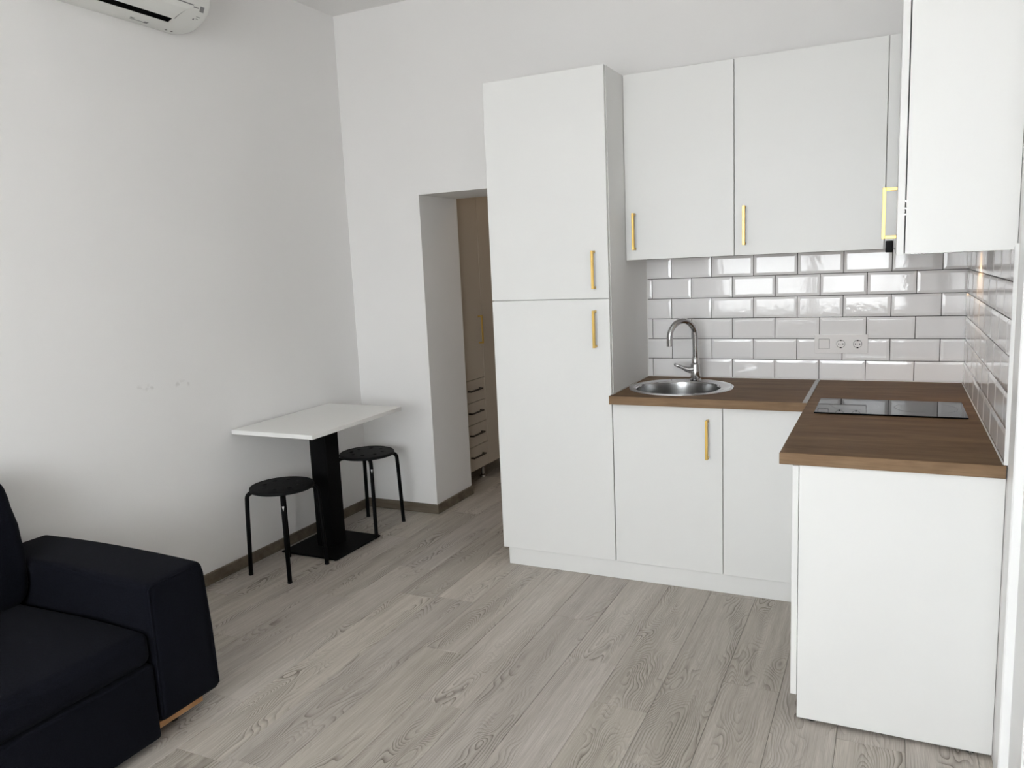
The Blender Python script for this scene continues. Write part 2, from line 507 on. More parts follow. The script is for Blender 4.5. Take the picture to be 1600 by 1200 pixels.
for i, (xa, xb) in enumerate(((-2.45, -0.80), (-0.40, -0.24))):
    bm = bmesh.new(); n = 120; top = []; bot = []
    rnd = random.Random(5 + i)
    ph = rnd.random() * 6
    for q in range(n + 1):
        t = q / n
        x = xa + (xb - xa) * t
        y = YB + 0.10 + 0.018 * math.sin(t * (xb - xa) * 62 + ph) + 0.008 * math.sin(t * (xb - xa) * 150 + 2 * ph)
        top.append(bm.verts.new((x, y, 2.80))); bot.append(bm.verts.new((x, y + 0.004 * math.sin(t * 30), 0.03)))
    for q in range(n): bm.faces.new((bot[q], bot[q + 1], top[q + 1], top[q]))
    c = obj('sheer_curtain', bm, 'sheer', smooth=True)
    tag(c, ('wide sheer white curtain drawn across half of the window', 'narrow sheer white curtain gathered at the window edge')[i], 'curtain', 'sheer window curtains')

# door and casing in the right wall, next to the end of the worktop
struct('trim_1', B((-0.050, -0.0002, -2.005, -1.930, 0.0, 2.15), bev=0.003), 'gloss')
dr = struct('door_1', B((-0.034, -0.0002, -2.20, -2.045, 0, 2.15), (-0.030, -0.0002, -2.044, -2.006, 0, 2.15), bev=0.002), 'gloss')
obj('door_leaf', B((-0.030, -0.0002, -3.0, -2.203, 0.006, 2.06), bev=0.002), 'gloss', dr)
obj('door_jamb', B((-0.034, -0.0002, -3.16, -3.003, 0, 2.15), bev=0.003), 'gloss', dr)
obj('door_handle', B((-0.038, -0.03, -2.95, -2.90, 0.92, 1.10), (-0.080, -0.038, -2.935, -2.915, 1.03, 1.05), (-0.09, -0.074, -2.935, -2.81, 1.03, 1.05), bev=0.002), 'steel', dr)

# ------------------------------------------------------------------ metro tiles
TW, TH, GAP = 0.202, 0.102, 0.0030
ZB0 = 0.882
def tile_mesh(w, h, cuts=()):
    bm = bmesh.new(); g = GAP / 2; bv = 0.0125
    x0, x1, z0, z1 = -w / 2 + g, w / 2 - g, -h / 2 + g, h / 2 - g
    i0 = 0.0 if 'l' in cuts else bv; i1 = 0.0 if 'r' in cuts else bv; ib = 0.006 if 'b' in cuts else bv
    if x1 - x0 < 0.04:
        i0 = min(i0, (x1 - x0) * 0.4); i1 = min(i1, (x1 - x0) * 0.4)
    def ring(a, b, c, d, y): return [bm.verts.new(p) for p in ((a, y, c), (b, y, c), (b, y, d), (a, y, d))]
    r0 = ring(x0, x1, z0, z1, 0.0); r1 = ring(x0, x1, z0, z1, -0.0060)
    r2_ = ring(x0 + i0, x1 - i1, z0 + ib, z1 - bv, -0.0081)
    for a, b in ((r0, r1), (r1, r2_)):
        for k in range(4): bm.faces.new((a[k], a[(k + 1) % 4], b[(k + 1) % 4], b[k]))
    bm.faces.new(r2_)
    bmesh.ops.remove_doubles(bm, verts=bm.verts[:], dist=1e-6)
    bmesh.ops.bevel(bm, geom=[e for e in bm.edges if all(v.co.y < -0.005 for v in e.verts)], offset=0.0007, segments=1, affect='EDGES')
    bmesh.ops.recalc_face_normals(bm, faces=bm.faces[:])
    me = bpy.data.meshes.new('tile'); bm.to_mesh(me); bm.free(); me.materials.append(MT['tile'])
    return me
tcache = {}
rt = random.Random(3)
def lay_tiles(parent, length, odd_shift, place, zlow, rows=6):
    """place(s, z) -> (location, rotation z); s runs from the room corner outwards"""
    for r in range(rows):
        z0 = ZB0 + TH * r; z1 = z0 + TH
        if r == 0: z0 = zlow
        s = 0.0
        edges = [0.0]
        first = TW if (r % 2 == 0) != odd_shift else TW / 2
        e = first
        while e < length - 0.004:
            edges.append(e); e += TW
        edges.append(length)
        for q, (a, b) in enumerate(zip(edges, edges[1:])):
            cuts = ''
            if b - a < TW - 0.003: cuts += 'l' if q == len(edges) - 2 else 'r'
            if r == 0: cuts += 'b'
            key = (round(b - a, 4), round(z1 - z0, 4), cuts)
            if key not in tcache: tcache[key] = tile_mesh(b - a, z1 - z0, cuts)
            o = bpy.data.objects.new('tile', tcache[key]); col.objects.link(o); o.parent = parent
            loc, rz = place((a + b) / 2, (z0 + z1) / 2)
            o.location = loc
            o.rotation_euler = (rt.uniform(-0.004, 0.004), 0, rz + rt.uniform(-0.004, 0.004))
ZTOP = ZB0 + 6 * TH
obj('silicone_bead', B((XT1 + 0.0002, XT1 + 0.0045, -0.0092, -0.0031, ZC + 0.004, ZTOP)), 'silicone', wall_back)
obj('grout', B((XT1, 0.0, -0.0030, 0.0, ZC - 0.01, ZTOP)), 'grout', wall_back)
lay_tiles(wall_back, -XT1 - 0.003, False, lambda s, z: ((-s, -0.0006, z), 0.0), ZC + 0.002)
obj('grout', B((-0.0030, 0.0, -1.4965, -0.0031, ZC - 0.01, ZTOP)), 'grout', wall_right)
obj('edge_profile', B((-0.0095, 0.0, -1.5015, -1.4982, ZC + 0.001, ZTOP)), 'gloss', wall_right)
lay_tiles(wall_right, 1.49, True, lambda s, z: ((-0.0006, -s - 0.008, z), -math.pi / 2), ZC + 0.002)

# ------------------------------------------------------------------ handles and cabinets
def handle(parent, c, ln=0.170, normal='-y', mat='gold', axis='z', stand=0.034, w=0.011):
    x, y, z = c; h = ln / 2
    if normal == '-y':
        bs = ((x - w / 2, x + w / 2, y - stand, y - stand + w, z - h, z + h),
              (x - w / 2, x + w / 2, y - stand + w, y, z - h, z - h + w), (x - w / 2, x + w / 2, y - stand + w, y, z + h - w, z + h))
    elif normal == '-x':
        bs = ((x - stand, x - stand + w, y - w / 2, y + w / 2, z - h, z + h),
              (x - stand + w, x, y - w / 2, y + w / 2, z - h, z - h + w), (x - stand + w, x, y - w / 2, y + w / 2, z + h - w, z + h))
    elif axis == 'z':
        bs = ((x + stand - w, x + stand, y - w / 2, y + w / 2, z - h, z + h),
              (x, x + stand - w, y - w / 2, y + w / 2, z - h, z - h + w), (x, x + stand - w, y - w / 2, y + w / 2, z + h - w, z + h))
    else:
        bs = ((x + stand - w, x + stand, y - h, y + h, z - w / 2, z + w / 2),
              (x, x + stand - w, y - h, y - h + w, z - w / 2, z + w / 2), (x, x + stand - w, y + h - w, y + h, z - w / 2, z + w / 2))
    return obj('handle', B(*bs, bev=0.0008), mat, parent)

DT = 0.019; G = 0.0016
# tall cabinet
t = thing('tall_cabinet', 'tall white fridge cabinet with upper and lower door beside the doorway', 'cabinet', (XT0, -0.3, 0))
obj('body', B((XT0, XT1, YD + DT + 0.003, -0.004, 0.092, ZT), bev=0.001), 'whiteedge', t)
d = obj('door', B((XT0, XT1 - 0.003, YD, YD + DT, 1.3282 + G, ZT), bev=0.0012), 'white', t)
handle(d, (-1.511, YD, 1.459))
d = obj('door', B((XT0, XT1 - 0.003, YD, YD + DT, 0.092, 1.3282 - G), bev=0.0012), 'white', t)
handle(d, (-1.5125, YD, 1.192))
obj('foot', B((XT0 + 0.06, XT0 + 0.10, -0.52, -0.48, 0, 0.092)), 'blackplastic', t)
obj('foot', B((XT1 - 0.10, XT1 - 0.06, -0.52, -0.48, 0, 0.092)), 'blackplastic', t)
lk = bmesh.new(); lathe(lk, [(0, YD - 0.0012), (0.0042, YD - 0.0012), (0.0048, YD)], 16)
bmesh.ops.rotate(lk, verts=lk.verts[:], cent=(0, 0, 0), matrix=Matrix.Rotation(math.radians(-90), 3, 'X'))
for v in lk.verts: v.co = Vector((-1.637, v.co.y, v.co.z + 0.58))
for v in lk.verts: v.co.y = -abs(v.co.y)
obj('screw_cap', lk, 'silicone', d)

# wall cabinets on the back wall
XU1, XUR = -0.9403, -0.3345
t = thing('wall_cabinet', 'narrower white wall cabinet above the sink next to the tall cabinet', 'cabinet', (-1.19, -0.17, ZU), 'white wall cabinets')
obj('body', B((XT1 + 0.001, XU1 - 0.001, YU + DT + 0.002, -0.009, ZU + 0.002, ZT), bev=0.001), 'whiteedge', t)
d = obj('door', B((XT1 + G, XU1 - G, YU, YU + DT, ZU, ZT), bev=0.0012), 'white', t)
handle(d, (-1.397, YU, 1.625))
t = thing('wall_cabinet', 'wider white wall cabinet above the sockets in the tiled corner', 'cabinet', (-0.64, -0.17, ZU), 'white wall cabinets')
obj('body', B((XU1 + 0.001, XUR, YU + DT + 0.002, -0.009, ZU + 0.002, ZT), bev=0.001), 'whiteedge', t)
d = obj('door', B((XU1 + G, XUR - G, YU, YU + DT, ZU, ZT), bev=0.0012), 'white', t)
handle(d, (-0.895, YU, 1.624))
obj('filler_strip', B((XUR + G, -0.291, YU, YU + DT, ZU, ZT), bev=0.001), 'white', t)
pc = obj('plug_block', B((-0.330, -0.302, YU - 0.022, YU - 0.0005, 1.479, 1.527), bev=0.003), 'blackplastic')
tag(pc, 'small black plastic block under the corner filler strip', 'plastic block')

# wall cabinet on the right wall, seen from its white end panel
XF, YS = -0.2705, -1.482
t = thing('wall_cabinet', 'white wall cabinet on the right wall showing its large blank end panel', 'cabinet', (-0.14, -0.9, 1.478), 'white wall cabinets')
obj('body', B((XF, -0.0015, YS + 0.018, -0.36, 1.4785, ZT), bev=0.001), 'whiteedge', t)
obj('end_panel', B((XF, -0.0015, YS, YS + 0.0175, 1.478, ZT), bev=0.001), 'white', t)
d = obj('door', B((XF - 0.003 - DT, XF - 0.003, YS + 0.0005, -0.925, 1.476, ZT), bev=0.0012), 'white', t)
handle(d, (XF - 0.003 - DT, -0.985, 1.613), 0.170, '-x', stand=0.045)
d = obj('door', B((XF - 0.003 - DT, XF - 0.003, -0.922, -0.372, 1.476, ZT), bev=0.0012), 'white', t)
obj('hinge', B((XF - 0.003, XF, YS + 0.003, YS + 0.016, 1.586, 1.590), (XF - 0.003, XF, YS + 0.003, YS + 0.016, 1.603, 1.606), (XF - 0.003, XF, YS + 0.003, YS + 0.016, 1.622, 1.626)), 'steel', t)

hood = thing('cooker_hood', 'slim built-in cooker hood with warm lamp under the right wall cabinet', 'cooker hood', (-0.15, -0.7, 1.47))
obj('plate', B((-0.25, -0.03, -1.0, -0.42, 1.4725, 1.478), bev=0.001), 'steel', hood)
bm = bmesh.new(); lathe(bm, [(0, 1.4715), (0.022, 1.4715), (0.022, 1.4724)], 24, (-0.07, -0.60))
obj('lamp', bm, 'warm', hood)
sp = bpy.data.lights.new('hood_lamp_light', 'SPOT'); sp.energy = 2.2; sp.color = (1.0, 0.66, 0.38); sp.spot_size = math.radians(110); sp.shadow_soft_size = 0.02
so = bpy.data.objects.new('hood_lamp_light', sp); col.objects.link(so); so.location = (-0.07, -0.60, 1.468)

# base cabinets
XDV = -0.9455
XAF = -0.5635            # face of the arm's doors
t = thing('base_cabinet', 'white base cabinet with one door and a brass handle under the sink', 'cabinet', (-1.19, -0.3, 0), 'white base cabinets')
obj('body', B((XT1 + 0.001, XT1 + 0.018, YD + DT + 0.002, -0.012, 0.092, 0.850), (XDV - 0.018, XDV - 0.0005, YD + DT + 0.002, -0.012, 0.092, 0.850),
              (XT1 + 0.018, XDV - 0.018, YD + DT + 0.002, -0.012, 0.092, 0.110), (XT1 + 0.018, XDV - 0.018, -0.03, -0.012, 0.110, 0.850)), 'whiteedge', t)
d = obj('door', B((XT1 + G, XDV - G, YD, YD + DT, 0.092, 0.846), bev=0.0012), 'white', t)
handle(d, (-1.0095, YD, 0.707), 0.174)
obj('foot', B((-1.40, -1.36, -0.52, -0.48, 0, 0.092)), 'blackplastic', t)
t = thing('base_cabinet', 'white corner base cabinet with a plain door without handle', 'cabinet', (-0.75, -0.3, 0), 'white base cabinets')
obj('body', B((XDV + 0.0005, -0.02, YD + DT + 0.002, -0.012, 0.092, 0.850)), 'whiteedge', t)
obj('door', B((XDV + G, XAF - 0.003, YD, YD + DT, 0.092, 0.846), bev=0.0012), 'white', t)
obj('foot', B((-0.7, -0.66, -0.50, -0.46, 0, 0.092)), 'blackplastic', t)
YP = -1.494              # outer face of the end panel
t = thing('base_cabinet', 'white base cabinet under the worktop end with large blank end panel', 'cabinet', (-0.28, -1.05, 0), 'white base cabinets')
obj('body', B((XAF + DT + 0.003, -0.0015, YP + 0.0185, YD - 0.004, 0.092, 0.850)), 'whiteedge', t)
obj('end_panel', B((-0.543, -0.0015, YP, YP + 0.018, 0.012, 0.850), bev=0.001), 'white', t)
obj('door', B((XAF, XAF + DT, YP + 0.001, YD - 0.006, 0.089, 0.848), bev=0.0012), 'white', t)
for xx in (-0.50, -0.055):
    bm = bmesh.new(); lathe(bm, [(0, 0.0005), (0.018, 0.0005), (0.018, 0.012), (0, 0.012)], 16, (xx, YP + 0.030)); obj('foot', bm, 'blackplastic', t)
obj('side_plinth', B((-0.50, -0.484, YP + 0.019, YD - 0.006, 0, 0.089)), 'white', t)
bm = bmesh.new(); lathe(bm, [(0, 0.001), (0.004, 0.001), (0.004, 0.010), (0, 0.010)], 10, (-0.055, YP + 0.006)); obj('screw', bm, 'steel', t)
pln = obj('plinth', B((XT0 + 0.022, -0.52, -0.586, -0.570, 0.0005, 0.0915), bev=0.001), 'white')
tag(pln, 'long white plinth board along the floor under the cabinets', 'plinth')

# ------------------------------------------------------------------ worktop with a hole for the sink
SCX, SCY, SR = -1.190, -0.338, 0.243
YW = -0.640
ZW0 = ZC - 0.0375
w = thing('worktop', 'brown oak L-shaped kitchen worktop with a grey joint strip', 'worktop', (-0.7, -0.6, ZC))
def board_with_hole(x0, x1, y0, y1, z0, z1, cx, cy, r, n=64):
    bm = bmesh.new()
    ang = [2 * math.pi * k / n for k in range(n)] + [math.atan2(y - cy, x - cx) % (2 * math.pi) for x in (x0, x1) for y in (y0, y1)]
    ang = sorted(set(round(a, 6) for a in ang))
    def edge(a):
        c, s = math.cos(a), math.sin(a); ts = []
        if c > 1e-9: ts.append((x1 - cx) / c)
        if c < -1e-9: ts.append((x0 - cx) / c)
        if s > 1e-9: ts.append((y1 - cy) / s)
        if s < -1e-9: ts.append((y0 - cy) / s)
        q = min(ts); return cx + c * q, cy + s * q
    O = [[bm.verts.new((*edge(a), z)) for a in ang] for z in (z0, z1)]
    I = [[bm.verts.new((cx + r * math.cos(a), cy + r * math.sin(a), z)) for a in ang] for z in (z0, z1)]
    m = len(ang)
    for k in range(m):
        j = (k + 1) % m
        bm.faces.new((O[1][k], O[1][j], I[1][j], I[1][k])); bm.faces.new((O[0][j], O[0][k], I[0][k], I[0][j]))
        bm.faces.new((O[0][k], O[0][j], O[1][j], O[1][k])); bm.faces.new((I[0][j], I[0][k], I[1][k], I[1][j]))
    return bm
obj('long_board', board_with_hole(XT1 - 0.003, -0.6185, YW, -0.0035, ZW0, ZC, SCX, SCY, 0.215), 'oak', w)
obj('edge_band', B((XT1 - 0.003, -0.6005, YW - 0.0012, YW - 0.0001, ZW0, ZC - 0.0004)), 'oakedge', w)
obj('short_board', B((XA, -0.0035, YE, -0.0035, ZW0, ZC), bev=0.0015), 'oak', w)
obj('edge_band', B((XA - 0.001, -0.0035, YE - 0.0012, YE - 0.0001, ZW0 + 0.001, ZC - 0.001)), 'oakedge', w)
obj('joint_strip', B((-0.6185, -0.6005, YW, -0.0085, ZW0, ZC + 0.0012), bev=0.0006), 'alu', w)
obj('silicone_bead', B((XT1 + 0.0002, XT1 + 0.005, YW + 0.04, -0.008, ZC, ZC + 0.004)), 'silicone', w)
obj('silicone_bead', B((XT1 + 0.005, -0.008, -0.0115, -0.0078, ZC, ZC + 0.0035)), 'silicone', w)
obj('silicone_bead', B((-0.0115, -0.0078, YE + 0.012, -0.0115, ZC, ZC + 0.0035)), 'silicone', w)

# sink
s = thing('sink', 'round stainless steel sink set into the oak worktop', 'sink', (SCX, SCY, ZC))
bx, by = SCX - 0.012, SCY - 0.012
bm = bmesh.new()
z = ZC
lathe(bm, [(SR, z + 0.0005), (SR - 0.001, z + 0.0035), (SR - 0.010, z + 0.0050), (SR - 0.026, z + 0.0045, SCX - 0.003, SCY - 0.003),
           (SR - 0.030, z + 0.0020, SCX - 0.004, SCY - 0.004), (0.2035, z + 0.0015, bx, by), (0.198, z + 0.0005, bx, by), (0.1945, z - 0.006, bx, by)], 96, (SCX, SCY))
obj('rim', bm, 'chrome', s, True)
bm = bmesh.new()
lathe(bm, [(0.1945, z - 0.006), (0.190, z - 0.05), (0.186, z - 0.125), (0.178, z - 0.148), (0.158, z - 0.162), (0.10, z - 0.167), (0.045, z - 0.170)], 96, (bx, by))
obj('bowl', bm, 'steel', s, True)
bm = bmesh.new()
lathe(bm, [(0.046, z - 0.1695), (0.044, z - 0.167), (0.036, z - 0.170), (0.010, z - 0.171), (0.008, z - 0.162), (0, z - 0.161)], 32, (bx, by))
obj('drain', bm, 'chrome', s, True)
bm = bmesh.new()
for k in range(5):
    a = math.radians(36 + 4.2 * k)
    cx_, cy_ = bx + 0.1865 * math.cos(a), by + 0.1865 * math.sin(a)
    tube(bm, [(cx_, cy_, z - 0.068), (cx_, cy_, z - 0.034)], 0.0032, 6)
obj('overflow_grille', bm, 'chrome', s, True)

# faucet
FX, FY = -1.168, -0.124
f = thing('faucet', 'chrome kitchen tap with tall curved spout and side lever', 'faucet', (FX, FY, ZC + 0.004))
z = ZC + 0.003
bm = bmesh.new()
lathe(bm, [(0, z), (0.027, z), (0.027, z + 0.005), (0.0235, z + 0.008), (0.0235, z + 0.075), (0.0215, z + 0.083), (0.018, z + 0.086),
           (0.018, z + 0.108), (0.0150, z + 0.113), (0, z + 0.113)], 32, (FX, FY))
obj('body', bm, 'chrome', f, True)
dirh = Vector((-1.263 - FX, -0.248 - FY, 0)); reach = dirh.length; dirh.normalize()
R_ = reach / 2
top_c = Vector((FX, FY, 1.113)) + dirh * R_
pts = [Vector((FX, FY, z + 0.10)), Vector((FX, FY, 1.05))]
pts += arc(top_c, R_, math.pi, 0, 20, dirh, (0, 0, 1))
pts += [pts[-1] + Vector((0, 0, -0.016))]
bm = bmesh.new(); tube(bm, pts, 0.0142, 18); obj('spout', bm, 'chrome', f, True)
e = pts[-1]
bm = bmesh.new(); tube(bm, [e + Vector((0, 0, 0.003)), e + Vector((0, 0, -0.024))], 0.0150, 20); obj('aerator', bm, 'chrome', f, True)
bm = bmesh.new()
lv = [(FX - 0.010, FY - 0.006, 0.948), (FX - 0.026, FY - 0.012, 0.946), (FX - 0.040, FY - 0.017, 0.949), (FX - 0.060, FY - 0.024, 0.958), (FX - 0.080, FY - 0.030, 0.967), (FX - 0.094, FY - 0.034, 0.973), (FX - 0.099, FY - 0.036, 0.975)]
tube(bm, lv, [(0.018, 0.019), (0.019, 0.019), (0.015, 0.017), (0.0095, 0.015), (0.0085, 0.014), (0.0075, 0.012), (0.003, 0.006)], 16, flat=Vector((0, 0, 1)))
obj('lever', bm, 'chrome', f, True)

# hob
h = thing('hob', 'black glass two-zone induction hob lying in the worktop arm', 'hob', (-0.3, -0.7, ZC))
hb = obj('glass_plate', B((-0.556, -0.046, -0.858, -0.548, ZC + 0.0005, ZC + 0.0062), bev=0.0015), 'glassblack', h)
bm = bmesh.new()
for cx_, cy_, rr in ((-0.42, -0.70, 0.085), (-0.175, -0.70, 0.105)):
    lathe(bm, [(rr, ZC + 0.0063), (rr + 0.0012, ZC + 0.0063), (rr + 0.0012, ZC + 0.0060), (rr, ZC + 0.0060)], 48, (cx_, cy_), True)
obj('zone_marking', bm, 'acgrey', h)

# socket panel
p = thing('socket_panel', 'white triple wall plate with one switch and two power sockets', 'socket panel', (-0.511, -0.008, 1.062))
obj('plate', B((-0.627, -0.395, -0.0165, -0.0080, 1.018, 1.1065), bev=0.0015), 'socket', p)
obj('switch', B((-0.606, -0.561, -0.0205, -0.0165, 1.040, 1.085), bev=0.0012), 'socket', p)
for cx_ in (-0.511, -0.4385):
    bm = bmesh.new()
    zc_ = 1.0625; hs = 0.0232; n = 32
    sq = []
    for k in range(n):
        a = 2 * math.pi * k / n
        m_ = max(abs(math.cos(a)), abs(math.sin(a)))
        sq.append((math.cos(a) / m_ * hs, math.sin(a) / m_ * hs))
    prof = []
    R0 = [bm.verts.new((cx_ + a, -0.0166, zc_ + b)) for a, b in sq]
    R1 = [bm.verts.new((cx_ + a, -0.0192, zc_ + b)) for a, b in sq]
    R2 = [bm.verts.new((cx_ + 0.0198 * math.cos(2 * math.pi * k / n), -0.0192, zc_ + 0.0198 * math.sin(2 * math.pi * k / n))) for k in range(n)]
    R3 = [bm.verts.new((cx_ + 0.0188 * math.cos(2 * math.pi * k / n), -0.0168, zc_ + 0.0188 * math.sin(2 * math.pi * k / n))) for k in range(n)]
    for a, b in ((R0, R1), (R1, R2), (R2, R3)):
        for k in range(n): bm.faces.new((a[k], a[(k + 1) % n], b[(k + 1) % n], b[k]))
    bm.faces.new(R3)
    so_ = obj('socket', bm, 'socket', p)
    ring = bmesh.new()
    for k in range(n):
        a0, a1 = 2 * math.pi * k / n, 2 * math.pi * (k + 1) / n
        ring.faces.new([ring.verts.new((cx_ + rr * math.cos(a), -0.01695, zc_ + rr * math.sin(a))) for rr, a in ((0.0188, a0), (0.0188, a1), (0.0170, a1), (0.0170, a0))])
    obj('shadow_groove', ring, 'acgrey', so_)  # flat grey ring, shade painted at the edge of the recess
    for dx in (-0.0092, 0.0092):
        bm = bmesh.new(); tube(bm, [(cx_ + dx, -0.0175, zc_), (cx_ + dx, -0.0164, zc_)], 0.0030, 12); obj('pin_hole', bm, 'hole', so_)
    bm = bmesh.new(); tube(bm, [(cx_, -0.0174, zc_), (cx_, -0.0164, zc_)], 0.0018, 8); obj('screw', bm, 'steel', so_)
    for dz in (-0.0172, 0.0172):
        obj('earth_clip', B((cx_ - 0.0040, cx_ + 0.0040, -0.0196, -0.0164, zc_ + dz - 0.0026, zc_ + dz + 0.0026)), 'hole', so_)
sw = obj('switch_gap', B((-0.6072, -0.5598, -0.0170, -0.0164, 1.0388, 1.0862)), 'hole', p)

# ------------------------------------------------------------------ table and stools
TX, TY = -3.035, -0.722
t = thing('bistro_table', 'small white rectangular table on one black pedestal against the left wall', 'table', (-3.065, -0.68, 0))
obj('tabletop', B((-3.292, -2.775, -1.110, -0.345, 0.713, 0.735), bev=0.0015), 'tabletop', t)
obj('column', B((-3.122, -3.012, -0.735, -0.625, 0.012, 0.705), bev=0.002), 'black', t)
obj('top_bracket', B((-3.20, -2.93, -0.80, -0.56, 0.705, 0.713)), 'black', t)
obj('base_plate', B((-3.255, -2.885, -0.873, -0.477, 0.006, 0.014), bev=0.001), 'black', t)
for xx, yy in ((-3.235, -0.853), (-2.905, -0.853), (-3.235, -0.497), (-2.905, -0.497)):
    bm = bmesh.new(); lathe(bm, [(0, 0.0), (0.012, 0.0), (0.012, 0.006), (0, 0.006)], 14, (xx, yy)); obj('glide', bm, 'blackplastic', t)

def make_stool():
    t = thing('stool', '', 'stool', (0, 0, 0), 'black metal stools')
    bm = bmesh.new()
    n = 64; R0 = 0.158; zt = 0.452; zb = 0.437
    loops = [[(R0 * math.cos(2 * math.pi * k / n), R0 * math.sin(2 * math.pi * k / n)) for k in range(n)]]
    for q in range(8):
        a = 2 * math.pi * (q + 0.5) / 8
        c = (0.092 * math.cos(a), 0.092 * math.sin(a))
        loops.append([(c[0] + 0.0125 * math.cos(2 * math.pi * k / 16), c[1] + 0.0125 * math.sin(2 * math.pi * k / 16)) for k in range(16)])
    edges = []
    for lp in loops:
        vs = [bm.verts.new((x, y, zt)) for x, y in lp]
        edges += [bm.edges.new((vs[k], vs[(k + 1) % len(vs)])) for k in range(len(vs))]
    bmesh.ops.triangle_fill(bm, edges=edges, use_beauty=True, use_dissolve=False)
    # drop anything that filled a hole
    for fc in bm.faces[:]:
        c = fc.calc_center_median()
        for q in range(8):
            a = 2 * math.pi * (q + 0.5) / 8
            if (Vector((c.x, c.y)) - Vector((0.092 * math.cos(a), 0.092 * math.sin(a)))).length < 0.009:
                bm.faces.remove(fc); break
    ret = bmesh.ops.extrude_face_region(bm, geom=bm.faces[:])
    for v in ret['geom']:
        if isinstance(v, bmesh.types.BMVert): v.co.z = zb
    for v in bm.verts:                       # slight dish and soft rim
        rr = math.hypot(v.co.x, v.co.y)
        if rr > R0 - 1e-4 and v.co.z > 0.445: v.co.z -= 0.004
    obj('seat', bm, 'blackplastic', t, local=True)
    bm = bmesh.new(); lathe(bm, [(R0 - 0.006, 0.4515), (R0, 0.4495), (R0 + 0.002, 0.443), (R0, 0.435), (R0 - 0.006, 0.4345)], 64, close=True)
    obj('rim', bm, 'blackplastic', t, True, local=True)
    for q in range(4):
        a = math.pi / 4 + q * math.pi / 2
        c, s_ = math.cos(a), math.sin(a)
        P = [(0.03, 0.427), (0.09, 0.427), (0.143, 0.427)]
        for i in range(1, 7):
            b = math.pi / 2 * i / 6 * 0.97
            P.append((0.143 + 0.030 * math.sin(b), 0.397 + 0.030 * math.cos(b)))
        P += [(0.1765, 0.33), (0.1825, 0.16), (0.1885, 0.008)]
        bm = bmesh.new(); tube(bm, [(r * c, r * s_, z_) for r, z_ in P], 0.0108, 12)
        lg = obj('leg', bm, 'black', t, True, local=True)
        bm = bmesh.new(); tube(bm, [(0.1885 * c, 0.1885 * s_, 0.010), (0.1888 * c, 0.1888 * s_, 0.0)], 0.0118, 12)
        obj('foot_cap', bm, 'blackplastic', lg, True, local=True)
        if q == 3:
            rr = 0.1775 + 0.0112
            bm = bmesh.new()
            for k in range(3):
                dz0, dz1 = 0.395 - 0.008 * k - 0.006, 0.395 - 0.008 * (k + 1) - 0.006
                w0, w1 = 0.0052 * (1 - k / 3), 0.0052 * (1 - (k + 1) / 3) + 0.0002
                tx, ty = -s_, c
                bm.faces.new([bm.verts.new((rr * c + tx * w_, rr * s_ + ty * w_, z_)) for w_, z_ in ((-w0, dz0), (w0, dz0), (w1, dz1), (-w1, dz1))])
            bmesh.ops.remove_doubles(bm, verts=bm.verts[:], dist=1e-5)
            ret = bmesh.ops.extrude_face_region(bm, geom=bm.faces[:])
            for v in ret['geom']:
                if isinstance(v, bmesh.types.BMVert): v.co += Vector((-c * 0.004, -s_ * 0.004, 0))
            obj('sticker', bm, 'sticker', lg, local=True)
    return t

def copy_tree(o, parent=None):
    c = o.copy(); col.objects.link(c); c.parent = parent
    for ch in list(o.children): copy_tree(ch, c)
    return c

st = make_stool()
st2 = copy_tree(st)
st.location = (-3.055, -1.040, 0); st.rotation_euler = (0, 0, math.radians(-3))
st['label'] = 'round black stool nearest the sofa, in front of the table pedestal'
st2.location = (-3.052, -0.325, 0); st2.rotation_euler = (0, 0, math.radians(-2))
st2['label'] = 'round black stool in the wall corner, under the far end of the table'

